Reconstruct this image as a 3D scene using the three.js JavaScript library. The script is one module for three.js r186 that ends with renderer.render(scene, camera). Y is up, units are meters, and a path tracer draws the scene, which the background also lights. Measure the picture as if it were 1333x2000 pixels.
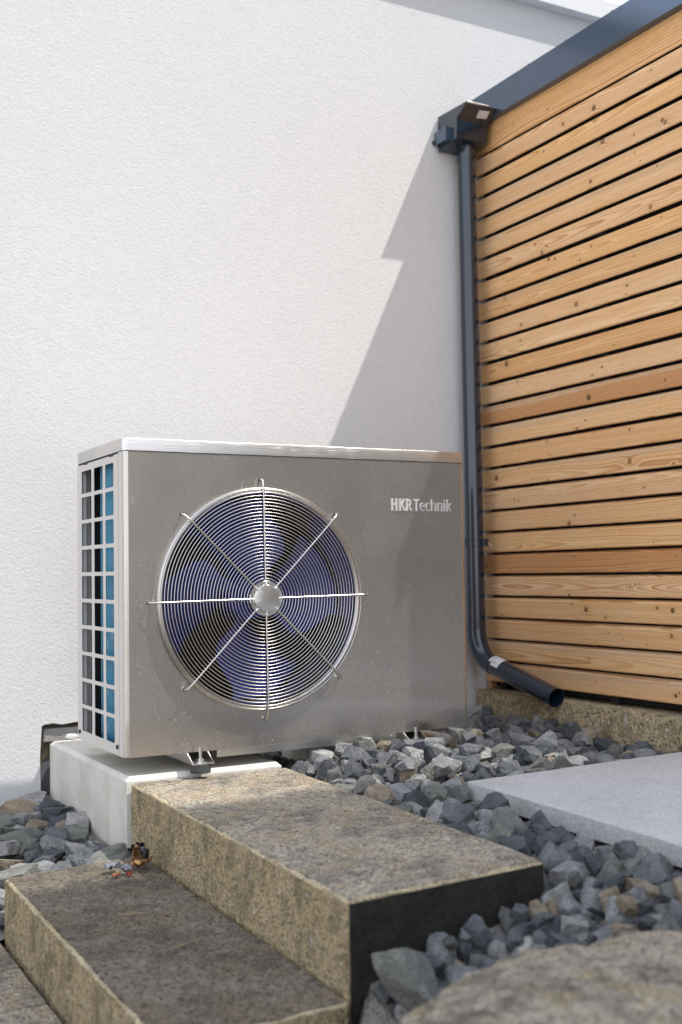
import * as THREE from 'three';
import { mergeGeometries, toCreasedNormals, mergeVertices } from 'three/addons/utils/BufferGeometryUtils.js';
import { TextGeometry } from 'three/addons/geometries/TextGeometry.js';
import { ConvexGeometry } from 'three/addons/geometries/ConvexGeometry.js';
import { FontLoader } from 'three/addons/loaders/FontLoader.js';

// ---------------------------------------------------------------- camera, sky, sun, exposure
const scene = new THREE.Scene();
const D2R = Math.PI / 180;
const camera = new THREE.PerspectiveCamera(48.33, 682 / 1024, 0.05, 400);
{
  const yaw = 28.659 * D2R, pitch = 3.004 * D2R, roll = -0.895 * D2R;
  const fwd = new THREE.Vector3(Math.sin(yaw) * Math.cos(pitch), Math.sin(pitch), -Math.cos(yaw) * Math.cos(pitch));
  const right = new THREE.Vector3(Math.cos(yaw), 0, Math.sin(yaw));
  const up = new THREE.Vector3().crossVectors(right, fwd);
  camera.position.set(-0.9476, 0.4822, 2.9407);
  camera.up.copy(up.clone().multiplyScalar(Math.cos(roll)).addScaledVector(right, -Math.sin(roll)));
  camera.lookAt(camera.position.clone().add(fwd));
  camera.focus = 3.15;
  camera.userData.fStop = 2.8;
  camera.updateMatrixWorld();
}
const SUN = new THREE.Vector3(1.343, 2.9, 1).normalize();
{ // clear pale summer sky, thin high cloud
  const w = 512, h = 256, d = new Float32Array(w * h * 4);
  for (let j = 0; j < h; j++) for (let i = 0; i < w; i++) {
    const el = ((j + 0.5) / h - 0.5) * Math.PI, k = (j * w + i) * 4;
    const t = Math.pow(Math.max(0, Math.sin(el)), 0.5);
    const az = ((i + 0.5) / w - 0.5) * 2 * Math.PI;
    const sd = Math.max(0, Math.cos(el) * (Math.cos(az) * SUN.x + Math.sin(az) * SUN.z) + Math.sin(el) * SUN.y);
    const halo = 0.12 * Math.pow(sd, 6);
    d[k] = 1.12 - 0.36 * t + halo; d[k + 1] = 1.13 - 0.28 * t + halo; d[k + 2] = 1.17 - 0.12 * t + halo * 0.9; d[k + 3] = 1;
  }
  const sky = new THREE.DataTexture(d, w, h, THREE.RGBAFormat, THREE.FloatType);
  sky.mapping = THREE.EquirectangularReflectionMapping; sky.magFilter = THREE.LinearFilter; sky.needsUpdate = true;
  scene.background = sky; scene.environment = sky;
}
const sun = new THREE.DirectionalLight(new THREE.Color(1, 0.955, 0.89), 3.2);
sun.position.copy(SUN).multiplyScalar(40); sun.castShadow = true;
sun.shadow.mapSize.set(4096, 4096);
Object.assign(sun.shadow.camera, { left: -14, right: 14, top: 14, bottom: -14, near: 1, far: 90 });
scene.add(sun, sun.target);
const renderer = new THREE.WebGLRenderer({ antialias: true });
renderer.toneMapping = THREE.LinearToneMapping;
renderer.toneMappingExposure = 1.6;
renderer.shadowMap.enabled = true;

// ---------------------------------------------------------------- helpers
function rng(seed) { let a = seed >>> 0; return () => { a = (a + 0x6D2B79F5) | 0; let t = Math.imul(a ^ (a >>> 15), 1 | a); t = (t + Math.imul(t ^ (t >>> 7), 61 | t)) ^ t; return ((t ^ (t >>> 14)) >>> 0) / 4294967296; }; }
const V2 = (x, y) => new THREE.Vector2(x, y), V3 = (x, y, z) => new THREE.Vector3(x, y, z);
const clamp = (x, a = 0, b = 1) => Math.min(b, Math.max(a, x));
const sstep = (a, b, x) => { const t = clamp((x - a) / (b - a)); return t * t * (3 - 2 * t); };
const lerp = (a, b, t) => a + (b - a) * t;
function h2(x, y, s) { let n = Math.imul(x, 374761393) + Math.imul(y, 668265263) + Math.imul(s, 2147483647 ^ 1274126177); n = Math.imul(n ^ (n >>> 13), 1274126177); return ((n ^ (n >>> 16)) >>> 0) / 4294967296; }
function vnoise(x, y, s = 0, px = 0, py = 0) {           // value noise, periodic when px, py are given
  const xi = Math.floor(x), yi = Math.floor(y), fx = x - xi, fy = y - yi;
  const u = fx * fx * (3 - 2 * fx), v = fy * fy * (3 - 2 * fy);
  const m = (a, p) => p ? ((a % p) + p) % p : a;
  const x0 = m(xi, px), x1 = m(xi + 1, px), y0 = m(yi, py), y1 = m(yi + 1, py);
  return lerp(lerp(h2(x0, y0, s), h2(x1, y0, s), u), lerp(h2(x0, y1, s), h2(x1, y1, s), u), v);
}
function fbm(x, y, o, s = 0, p = 0) { let a = 0, w = 0.5, t = 0; for (let i = 0; i < o; i++) { a += w * vnoise(x, y, s + i * 17, p, p); t += w; w *= 0.5; x *= 2; y *= 2; p *= 2; } return a / t; }
function noise3(x, y, z, s) { return (vnoise(x + z * 0.71, y - z * 0.43, s) + vnoise(y + x * 0.37, z + x * 0.59, s + 5) + vnoise(z - y * 0.61, x + y * 0.33, s + 9)) / 3; }
function tex(w, h, fn, srgb, repeat = true) {              // fn(i, j) gives 0..1 rgb or one number
  const d = new Uint8Array(w * h * 4);
  for (let j = 0; j < h; j++) for (let i = 0; i < w; i++) {
    const c = fn(i, j), k = (j * w + i) * 4;
    if (typeof c === 'number') d[k] = d[k + 1] = d[k + 2] = clamp(c) * 255;
    else { d[k] = clamp(c[0]) * 255; d[k + 1] = clamp(c[1]) * 255; d[k + 2] = clamp(c[2]) * 255; }
    d[k + 3] = 255;
  }
  const t = new THREE.DataTexture(d, w, h, THREE.RGBAFormat);
  t.magFilter = THREE.LinearFilter; t.minFilter = THREE.LinearMipmapLinearFilter; t.generateMipmaps = true;
  t.wrapS = t.wrapT = repeat ? THREE.RepeatWrapping : THREE.ClampToEdgeWrapping;
  if (srgb) t.colorSpace = THREE.SRGBColorSpace;
  t.needsUpdate = true; return t;
}
const toS = c => c <= 0.0031308 ? 12.92 * c : 1.055 * Math.pow(c, 1 / 2.4) - 0.055;
const lin = (r, g, b) => [toS(r), toS(g), toS(b)];
const mix3 = (a, b, t) => [lerp(a[0], b[0], t), lerp(a[1], b[1], t), lerp(a[2], b[2], t)];
const rep = (t, x, y = x) => { const c = t.clone(); c.repeat.set(x, y); c.needsUpdate = true; return c; };
const mat = (o) => new THREE.MeshStandardMaterial(o);
const rgb = (r, g, b) => new THREE.Color().setRGB(r, g, b);

const used = {};
function numbered(n) { if (!(n in used)) { used[n] = 0; return n; } used[n]++; return n + '_' + String(used[n]).padStart(3, '0'); }
function part(name, geo, m, parent) {
  const g = Array.isArray(geo) ? mergeGeometries(geo.map(a => { const b = a.index ? a.toNonIndexed() : a; for (const k of Object.keys(b.attributes)) if (!['position', 'normal', 'uv'].includes(k)) b.deleteAttribute(k); return b; })) : geo;
  const o = new THREE.Mesh(g, m); o.name = name; o.castShadow = o.receiveShadow = true; parent.add(o); return o;
}
function tag(o, label, category, group) { o.userData.label = label; o.userData.category = category; if (group) o.userData.group = group; return o; }
function thing(name, label, category, pos = [0, 0, 0], group) { const o = new THREE.Group(); o.name = numbered(name); o.position.set(...pos); scene.add(o); return tag(o, label, category, group); }
function struct(name, geo, m) { const o = part(numbered(name), geo, m, scene); o.userData.kind = 'structure'; return o; }
const T = (g, x, y, z) => g.translate(x, y, z);
function box(x0, x1, y0, y1, z0, z1) { const g = new THREE.BoxGeometry(x1 - x0, y1 - y0, z1 - z0); boxUV(g); return g.translate((x0 + x1) / 2, (y0 + y1) / 2, (z0 + z1) / 2); }
function boxUV(g) {                                          // uv in metres, by the way each face points
  const p = g.attributes.position, n = g.attributes.normal, uv = new Float32Array(p.count * 2);
  for (let i = 0; i < p.count; i++) {
    const a = Math.abs(n.getX(i)), b = Math.abs(n.getY(i)), c = Math.abs(n.getZ(i));
    if (a >= b && a >= c) { uv[2 * i] = p.getZ(i); uv[2 * i + 1] = p.getY(i); }
    else if (b >= c) { uv[2 * i] = p.getX(i); uv[2 * i + 1] = p.getZ(i); }
    else { uv[2 * i] = p.getX(i); uv[2 * i + 1] = p.getY(i); }
  }
  g.setAttribute('uv', new THREE.BufferAttribute(uv, 2)); return g;
}
function bevelBox(x0, x1, y0, y1, z0, z1, r = 0.004, seg = 2) { // box with rounded edges
  const w = x1 - x0, h = y1 - y0, l = z1 - z0;
  const g = roundBlock([[x0, z0], [x1, z0], [x1, z1], [x0, z1]], y0, y1, r, 0, 0, 1e9, seg);
  return g;
}
// Block on a quad footprint [back-left, back-right, front-right, front-left] with rounded, slightly worn edges
function roundBlock(q, y0, y1, r, wear, seed, cell = 0.03, rs = 3) {
  const L = (Math.hypot(q[1][0] - q[0][0], q[1][1] - q[0][1]) + Math.hypot(q[2][0] - q[3][0], q[2][1] - q[3][1])) / 2;
  const Dp = (Math.hypot(q[3][0] - q[0][0], q[3][1] - q[0][1]) + Math.hypot(q[2][0] - q[1][0], q[2][1] - q[1][1])) / 2, H = y1 - y0;
  const list = len => { const a = []; for (let i = 0; i < rs; i++) a.push(r * i / rs); const n = Math.max(1, Math.round((len - 2 * r) / cell)); for (let i = 0; i <= n; i++) a.push(r + (len - 2 * r) * i / n); for (let i = rs - 1; i >= 0; i--) a.push(len - r * i / rs); return a; };
  const X = list(L), Y = list(H), Z = list(Dp), pos = [], nor = [], uv = [], idx = [];
  const put = (x, y, z, u, v) => {
    const cx = clamp(x, r, L - r), cy = clamp(y, r, H - r), cz = clamp(z, r, Dp - r);
    let n = V3(x - cx, y - cy, z - cz); const l = n.length(); n.divideScalar(l || 1);
    let px = cx + n.x * r, py = cy + n.y * r, pz = cz + n.z * r;
    if (wear) {
      const wx = px + seed * 3.1, edge = (Math.abs(n.x) > 0.15) + (Math.abs(n.y) > 0.15) + (Math.abs(n.z) > 0.15) > 1 ? 1 : 0.3;
      const k = wear * edge * Math.pow(noise3(wx * 45, py * 45, pz * 45, seed), 2) * 2.2 + wear * 0.5 * noise3(wx * 9, py * 9, pz * 9, seed + 3);
      px -= n.x * k; py -= n.y * k; pz -= n.z * k;
    }
    const s = px / L, t = pz / Dp;
    const bx = lerp(lerp(q[0][0], q[1][0], s), lerp(q[3][0], q[2][0], s), t), bz = lerp(lerp(q[0][1], q[1][1], s), lerp(q[3][1], q[2][1], s), t);
    pos.push(bx, y0 + py, bz); nor.push(n.x, n.y, n.z); uv.push(u, v);
  };
  const face = (A, B, fn) => { const b = pos.length / 3; for (const v of B) for (const u of A) fn(u, v); for (let j = 0; j + 1 < B.length; j++) for (let i = 0; i + 1 < A.length; i++) { const a = b + j * A.length + i; idx.push(a, a + 1, a + A.length, a + 1, a + A.length + 1, a + A.length); } };
  const o = seed * 0.377;
  face(X, Z.slice().reverse(), (u, v) => put(u, H, v, u + o, v + o)); face(X, Z, (u, v) => put(u, 0, v, u, v));
  face(X, Y, (u, v) => put(u, v, Dp, u + o + 0.31, v)); face(X.slice().reverse(), Y, (u, v) => put(u, v, 0, u, v));
  face(Z.slice().reverse(), Y, (u, v) => put(L, v, u, u, v)); face(Z, Y, (u, v) => put(0, v, u, u + o, v + 0.17));
  const g = new THREE.BufferGeometry(); g.setAttribute('position', new THREE.Float32BufferAttribute(pos, 3)); g.setAttribute('normal', new THREE.Float32BufferAttribute(nor, 3)); g.setAttribute('uv', new THREE.Float32BufferAttribute(uv, 2)); g.setIndex(idx);
  return g;
}
const tube = (pts, r, seg = 24, rad = 12, closed = false, tension = 0.5) => new THREE.TubeGeometry(new THREE.CatmullRomCurve3(pts.map(p => V3(...p)), closed, 'catmullrom', tension), seg, r, rad, closed);
const cyl = (r, h, x, y, z, seg = 20, r2 = r) => T(new THREE.CylinderGeometry(r2, r, h, seg), x, y, z);
function bar(a, b, r, rad = 8) { const A = V3(...a), B = V3(...b), g = new THREE.CylinderGeometry(r, r, A.distanceTo(B), rad); g.applyQuaternion(new THREE.Quaternion().setFromUnitVectors(V3(0, 1, 0), B.clone().sub(A).normalize())); const m = A.add(B).multiplyScalar(0.5); return g.translate(m.x, m.y, m.z); }
const rot = (g, x, y, z) => { if (x) g.rotateX(x); if (y) g.rotateY(y); if (z) g.rotateZ(z); return g; };

// ---------------------------------------------------------------- materials
const stuccoBump = tex(1024, 1024, (i, j) => { const x = i / 1024, y = j / 1024; return 0.45 * vnoise(x * 150, y * 150, 1, 150, 150) + 0.4 * vnoise(x * 300, y * 300, 2, 300, 300) + 0.25 * fbm(x * 12, y * 12, 3, 3, 12); });
const stuccoCol = tex(512, 512, (i, j) => { const x = i / 512, y = j / 512, n = fbm(x * 6, y * 6, 5, 11, 6), f = vnoise(x * 256, y * 256, 4, 256, 256); const k = 0.615 + 0.035 * (n - 0.5) + 0.03 * (f - 0.5); return lin(k, k * 0.992, k * 0.985); }, true);
const mStucco = mat({ map: rep(stuccoCol, 0.31), bumpMap: rep(stuccoBump, 1.0), bumpScale: 0.0011, roughness: 0.95 });
// weathered step concrete: brown-grey paste, dark open pores, pale aggregate, lichen and soil patches
function concreteTex(seed, base, dark, warm, pores, n = 1024) {
  const r = rng(seed), spots = [], G = 64, cells = Array.from({ length: G * G }, () => []);
  const add = (x, y, rad, kind, tone) => { const s = { x, y, rad, kind, tone, e: 0.6 + r() * 0.8, a: r() * 3.14 }; const R = Math.ceil((rad * 1.6) * G) + 1, ci = Math.floor(x * G), cj = Math.floor(y * G); for (let a = -R; a <= R; a++) for (let b = -R; b <= R; b++) cells[((cj + b + G) % G) * G + ((ci + a + G) % G)].push(s); };
  for (let k = 0; k < pores; k++) add(r(), r(), 0.0016 + 0.0050 * Math.pow(r(), 3), 'p', r());
  for (let k = 0; k < pores * 0.16; k++) add(r(), r(), 0.0016 + 0.012 * Math.pow(r(), 6), 'a', r());
  const hgt = new Float32Array(n * n);
  const col = tex(n, n, (i, j) => {
    const x = i / n, y = j / n;
    const big = fbm(x * 5, y * 5, 4, seed, 5), mid = fbm(x * 18, y * 18, 3, seed + 5, 18), fine = 0.55 * vnoise(x * 105, y * 105, seed + 7, 105, 105) + 0.45 * vnoise(x * 230, y * 230, seed + 9, 230, 230), fin2 = vnoise(x * 480, y * 480, seed + 8, 480, 480);
    let c = mix3(base, dark, sstep(0.38, 0.72, big * 0.55 + mid * 0.45)); c = mix3(c, warm, sstep(0.5, 0.75, fbm(x * 9, y * 9, 3, seed + 31, 9)) * 0.55);
    const g = 0.08 + 1.45 * fine + 0.38 * fin2; c = c.map(v => v * g);
    let h = 0.6 + 0.4 * (fine - 0.5) + 0.2 * (mid - 0.5);
    for (const s of cells[Math.floor(y * G) * G + Math.floor(x * G)]) {
      let dx = x - s.x, dy = y - s.y; dx -= Math.round(dx); dy -= Math.round(dy);
      const ca = Math.cos(s.a), sa = Math.sin(s.a), d = Math.hypot((dx * ca + dy * sa) * s.e, -dx * sa + dy * ca) / (s.rad * (0.35 + 1.3 * vnoise(x * 150, y * 150, 3, 150, 150)));
      if (d < 1) { if (s.kind === 'p') { const k = 1 - d * d; h -= 0.5 * k; c = mix3(c, [0.03, 0.026, 0.02], 0.75 * k); } else { const k = sstep(1, 0.75, d); h += 0.1 * k; c = mix3(c, s.tone > 0.6 ? [0.44, 0.42, 0.38] : s.tone > 0.25 ? [0.33, 0.275, 0.2] : [0.1, 0.1, 0.1], 0.7 * k); } }
    }
    hgt[j * n + i] = h; return lin(...c);
  }, true);
  return { col, bump: tex(n, n, (i, j) => hgt[j * n + i]) };
}
const cOld = concreteTex(21, [0.325, 0.28, 0.215], [0.18, 0.158, 0.124], [0.33, 0.255, 0.155], 3000);
const mStep = mat({ map: rep(cOld.col, 1.9), bumpMap: rep(cOld.bump, 1.9), bumpScale: 0.008, roughness: 0.93 });
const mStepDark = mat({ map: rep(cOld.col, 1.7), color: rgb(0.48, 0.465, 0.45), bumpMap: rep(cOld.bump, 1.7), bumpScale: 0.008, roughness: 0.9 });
const cSide = concreteTex(43, [0.345, 0.275, 0.16], [0.19, 0.15, 0.085], [0.40, 0.31, 0.165], 3400);
const mStepSide = mat({ map: rep(cSide.col, 2.1), bumpMap: rep(cSide.bump, 2.1), bumpScale: 0.005, roughness: 0.95 });
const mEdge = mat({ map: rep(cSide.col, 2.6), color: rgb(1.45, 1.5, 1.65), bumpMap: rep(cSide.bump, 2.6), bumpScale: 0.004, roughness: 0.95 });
const mStepFront = mat({ map: rep(cSide.col, 2.1), color: rgb(0.06, 0.068, 0.085), bumpMap: rep(cSide.bump, 2.1), bumpScale: 0.005, roughness: 0.85 });  // side concrete tinted near black, for the front face of the upper step
const slabCol = tex(1024, 1024, (i, j) => { const x = i / 1024, y = j / 1024; const b = fbm(x * 6, y * 6, 5, 61, 6), st = sstep(0.66, 0.84, vnoise(x * 22, y * 1.2, 66, 22, 1)), f = vnoise(x * 300, y * 300, 67, 300, 300), v = fbm(x * 60, y * 9, 2, 69, 0); let c = mix3([0.66, 0.64, 0.585], [0.55, 0.53, 0.47], sstep(0.35, 0.7, b)); c = mix3(c, [0.46, 0.36, 0.22], st * 0.5 * v); return lin(...c.map(q => q * (0.9 + 0.16 * f + 0.08 * v))); }, true);
const mSlab = mat({ map: rep(slabCol, 1.6), bumpMap: rep(cOld.bump, 2.3), bumpScale: 0.0008, roughness: 0.85 });
const mPlinth = mat({ map: rep(cSide.col, 1.3), color: rgb(1.25, 1.25, 1.3), bumpMap: rep(cSide.bump, 1.3), bumpScale: 0.004, roughness: 0.95 });
const paverCol = tex(1024, 1024, (i, j) => { const x = i / 1024, y = j / 1024; const b = fbm(x * 9, y * 9, 5, 81, 9), f = vnoise(x * 256, y * 256, 83, 256, 256), p = sstep(0.7, 0.78, vnoise(x * 120, y * 120, 85, 120, 120)); const k = (0.47 + 0.10 * (b - 0.5)) * (0.84 + 0.32 * f) * (1 - 0.10 * p); return lin(k, k * 0.98, k * 0.965); }, true);
const mPaver = mat({ map: rep(paverCol, 1.1), bumpMap: rep(cOld.bump, 1.5), bumpScale: 0.0016, roughness: 0.9 });
const stoneCol = tex(512, 512, (i, j) => { const x = i / 512, y = j / 512; const b = fbm(x * 8, y * 8, 5, 91, 8), f = vnoise(x * 170, y * 170, 92, 170, 170), v = Math.abs(fbm(x * 10 + 3, y * 10, 4, 95, 0) - 0.5); const k = 0.62 + 0.5 * (b - 0.5) + 0.3 * (f - 0.5) + 0.35 * sstep(0.03, 0, v); return [k, k, k]; });
const stoneBump = tex(512, 512, (i, j) => { const x = i / 512, y = j / 512; return 0.7 * fbm(x * 16, y * 16, 5, 101, 16) + 0.3 * vnoise(x * 120, y * 120, 102, 120, 120); });
const mStones = [[0.20, 0.21, 0.225], [0.38, 0.385, 0.385], [0.26, 0.265, 0.235], [0.125, 0.135, 0.15], [0.52, 0.51, 0.485], [0.46, 0.37, 0.26]].map(c => mat({ color: rgb(...c), map: stoneCol, bumpMap: stoneBump, bumpScale: 0.010, roughness: 0.85 }));
const mDarkMetal = new THREE.MeshPhysicalMaterial({ color: rgb(0.008, 0.018, 0.034), roughness: 0.2, metalness: 0, clearcoat: 0.7, clearcoatRoughness: 0.08 });
const mFascia = new THREE.MeshPhysicalMaterial({ color: rgb(0.07, 0.105, 0.16), roughness: 0.17, metalness: 0.6, clearcoat: 0.6, clearcoatRoughness: 0.1 });
const mCapWhite = mat({ color: rgb(0.72, 0.72, 0.73), roughness: 0.4 });
const mMembrane = mat({ color: rgb(0.012, 0.012, 0.013), roughness: 0.9 });
const mBlack = mat({ color: rgb(0.012, 0.012, 0.014), roughness: 0.6 });
const mRubber = mat({ color: rgb(0.085, 0.09, 0.095), map: stoneCol, roughness: 0.75 });
const mZinc = mat({ color: rgb(0.68, 0.67, 0.66), metalness: 1, roughness: 0.28 });
const mPaper = mat({ color: rgb(0.68, 0.67, 0.68), roughness: 0.6 });
const mInk = mat({ color: rgb(0.05, 0.05, 0.06), roughness: 0.7 });
// brushed stainless steel with settled dust specks, drip marks and a slightly uneven sheet
const dustSpots = (() => { const r = rng(5), n = 1024, a = new Float32Array(n * n); const dot = (x, y, rad, k) => { for (let j = -3; j <= 3; j++) for (let i = -3; i <= 3; i++) { const d = Math.hypot(i, j); if (d <= rad) { const X = Math.round(x) + i, Y = Math.round(y) + j; if (X >= 0 && Y >= 0 && X < n && Y < n) a[Y * n + X] = Math.max(a[Y * n + X], k); } } };
  for (let k = 0; k < 2200; k++) { const y = r() < 0.62 ? r() * 430 : r() * n; dot(r() * n, y, r() < 0.6 ? 0.5 : r() < 0.85 ? 1.1 : 1.5, 0.15 + 0.6 * r() * r()); }
  for (let k = 0; k < 26; k++) { let x = r() * n, y = r() * n; const L = 4 + r() * 26, ang = r() < 0.6 ? 1.57 + (r() - 0.5) * 0.3 : r() * 3; for (let t = 0; t < L; t++) dot(x + Math.cos(ang) * t + Math.sin(t * 0.4) * 2, y + Math.sin(ang) * t, 0.5, 0.25 + 0.3 * r()); }
  return a; })();
const brush = (i, j) => 0.5 * vnoise(i * 0.9, j * 0.012, 201) + 0.5 * vnoise(i * 0.31, j * 0.02, 202);
const steelCol = tex(1024, 1024, (i, j) => { const d = dustSpots[j * 1024 + i], k = 0.60 + 0.012 * (brush(i, j) - 0.5) + 0.03 * (fbm(i / 120, j / 120, 4, 203) - 0.5); return lin(...mix3([k, k * 0.945, k * 0.88], [0.62, 0.59, 0.54], d)); }, true);
const steelMetal = tex(1024, 1024, (i, j) => { const d = dustSpots[j * 1024 + i]; return [0, 0.23 + 0.02 * brush(i, j) + 0.06 * fbm(i / 90, j / 90, 3, 207) + 0.4 * d, 0.965 - 0.7 * d]; });
const steelBump = tex(512, 512, (i, j) => { const x = i / 512, y = j / 512; return clamp(0.5 + 0.5 * (fbm(x * 2.6 + 4, y * 3.4 + 2, 2, 211) - 0.5) + 0.30 * Math.exp(-Math.pow((y - 0.10 - 0.03 * Math.sin(x * 4)) / 0.05, 2)) * (0.4 + x)); });
const steelProps = { metalness: 1, roughness: 1, anisotropy: 0.45, anisotropyRotation: Math.PI / 2 };
const mPanel = new THREE.MeshPhysicalMaterial({ ...steelProps, map: rep(steelCol, 0.9), roughnessMap: rep(steelMetal, 0.9), metalnessMap: rep(steelMetal, 0.9), bumpMap: rep(steelBump, 0.9, 1.2), bumpScale: 0.006 });
const mSteel = new THREE.MeshPhysicalMaterial({ color: rgb(0.75, 0.73, 0.705), metalness: 1, roughness: 0.3 });
const mCap = new THREE.MeshPhysicalMaterial({ color: rgb(0.70, 0.685, 0.66), metalness: 1, roughness: 0.36, bumpMap: rep(tex(256, 256, (i, j) => vnoise(i * 0.03, j * 0.9, 221)), 2, 6), bumpScale: 0.0004 });
const mPost = mat({ color: rgb(0.55, 0.54, 0.52), roughness: 0.5 });
const mWire = mat({ color: rgb(0.70, 0.67, 0.63), metalness: 1, roughness: 0.3 });
const mPolish = mat({ color: rgb(0.92, 0.91, 0.92), metalness: 1, roughness: 0.5 });
const mBlue = mat({ color: rgb(0.002, 0.015, 0.17), roughness: 0.5 });
const mCoil = (() => { const c = tex(256, 512, (i, j) => { const f = 0.72 + 0.28 * Math.sin(i * 1.55), n = fbm(i / 50, j / 20, 4, 231), s = sstep(0.72, 0.8, fbm(i / 14, j / 30, 3, 233)); return lin(...mix3([0.05 * f, 0.34 * f * (0.7 + 0.6 * n), 0.56 * f * (0.75 + 0.5 * n)], [0.3, 0.42, 0.48], s * 0.55)); }, true); return mat({ map: c, roughness: 0.5, metalness: 0.2 }); })();

// ---------------------------------------------------------------- setting: ground, paving
const WALLZ = -0.8, X0 = 1.741, Z2 = 0.62;
const soilCol = tex(512, 512, (i, j) => { const x = i / 512, y = j / 512, b = fbm(x * 10, y * 10, 5, 301, 10), f = vnoise(x * 140, y * 140, 302, 140, 140); return lin(...mix3([0.30, 0.28, 0.24], [0.16, 0.15, 0.13], clamp(b * 1.2 - 0.1)).map(v => v * (0.65 + 0.7 * f))); }, true);
const gritBump = tex(512, 512, (i, j) => { const x = i / 512, y = j / 512; return 0.6 * vnoise(x * 90, y * 90, 305, 90, 90) + 0.4 * vnoise(x * 180, y * 180, 306, 180, 180); });
const mGrit = mat({ map: rep(soilCol, 3), bumpMap: rep(gritBump, 3), bumpScale: 0.008, roughness: 1 });
const mGround = mat({ map: rep(soilCol, 0.7), bumpMap: rep(gritBump, 1), bumpScale: 0.006, roughness: 1, color: rgb(1.9, 1.88, 1.85) });
{
  const g = new THREE.PlaneGeometry(160, 160); g.rotateX(-Math.PI / 2); boxUV(g); T(g, 0, -0.405, 20); struct('ground', g, mGround);
}
// path of concrete pavers at the foot of the steps
{
  const base = box(-2.4, -0.36, -0.399, -0.372, 0.19, 3.6);
  const path = struct('paved_path', base, mGrit);
  const r = rng(71);
  for (let c = 0; c < 6; c++) for (let k = 0; k < 14; k++) {
    const x1 = -0.366 - c * 0.335 + 0.004 * r(), x0 = x1 - 0.327, z0 = 0.155 + k * 0.2405 + (c % 2) * 0.12, z1 = z0 + 0.234;
    const lift = (r() - 0.5) * 0.004;
    part('paver', roundBlock([[x0, z0], [x1, z0 + 0.003 * r()], [x1, z1], [x0, z1 + 0.003 * r()]], -0.372, -0.358 + lift, 0.004, 0.0015, c * 20 + k, 0.08, 1), mStep, path);
  }
}
// ---------------------------------------------------------------- house with white render
{
  const house = thing('house', 'white rendered house wall with thin parapet capping behind the steel unit', 'house');
  const sh = new THREE.Shape(); sh.moveTo(-7, -0.6); sh.lineTo(-0.028, -0.6); sh.lineTo(-0.022, -0.30); sh.lineTo(-0.026, -0.1); sh.lineTo(-0.020, -0.003);
  for (let i = 0; i <= 14; i++) sh.lineTo(-0.014 + i * 0.03, 0.002 + 0.009 * Math.sin(i * 2.1) * (i % 3 === 0 ? 1 : 0.4));
  sh.lineTo(0.45, -0.002); sh.lineTo(0.45, -0.6); sh.lineTo(9, -0.6); sh.lineTo(9, 2.868); sh.lineTo(-7, 2.868);
  const g = new THREE.ExtrudeGeometry(sh, { depth: 0.055, bevelEnabled: false }); T(g, 0, 0, WALLZ - 0.055);
  part('render_wall', g, mStucco, house);
  part('wall_core', box(-6.9, 8.9, -0.8, 2.85, WALLZ - 0.42, WALLZ - 0.057), mPlinth, house);
  const p = new THREE.Shape(); p.moveTo(0, 0); p.lineTo(0.052, 0); p.lineTo(0.052, 0.085); p.lineTo(0.045, 0.092); p.lineTo(-0.4, 0.10); p.lineTo(-0.4, 0.0);
  const c = new THREE.ExtrudeGeometry(p, { depth: 16.1, bevelEnabled: false }); c.rotateY(-Math.PI / 2); T(c, 9.05, 2.8685, WALLZ);
  part('parapet_capping', c, mCapWhite, house);
  // bare base exposed in the notch of the render: sloppy mortar lump and a dark sheet standing in for the arched shadow
  const m = roundBlock([[-0.018, -0.858], [0.44, -0.858], [0.44, -0.806], [-0.018, -0.808]], -0.062, -0.006, 0.008, 0.012, 9, 0.02, 2);
  part('mortar_strip', m, mat({ color: rgb(0.36, 0.35, 0.33), bumpMap: rep(gritBump, 6), bumpScale: 0.004, roughness: 0.95 }), house);
  const ds = new THREE.Shape(); ds.moveTo(0, -0.33); ds.lineTo(0, -0.15); ds.quadraticCurveTo(0.012, -0.105, 0.06, -0.10); ds.lineTo(0.3, -0.10); ds.lineTo(0.3, -0.33);
  part('shadow_sheet', T(new THREE.ExtrudeGeometry(ds, { depth: 0.008, bevelEnabled: false }), -0.02, 0, -0.845), mat({ color: rgb(0.11, 0.115, 0.125), roughness: 0.6 }), house);
  part('render_lump', (() => { const g = new THREE.IcosahedronGeometry(0.02, 3), q = g.attributes.position; for (let i = 0; i < q.count; i++) { const k = 0.6 + 0.8 * noise3(q.getX(i) * 90, q.getY(i) * 90, q.getZ(i) * 90, 3); q.setXYZ(i, q.getX(i) * k * 1.1, q.getY(i) * k * 0.5, q.getZ(i) * k); } g.computeVertexNormals(); return T(g, 0.075, -0.042, -0.79); })(), mStucco, house);
}
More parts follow.
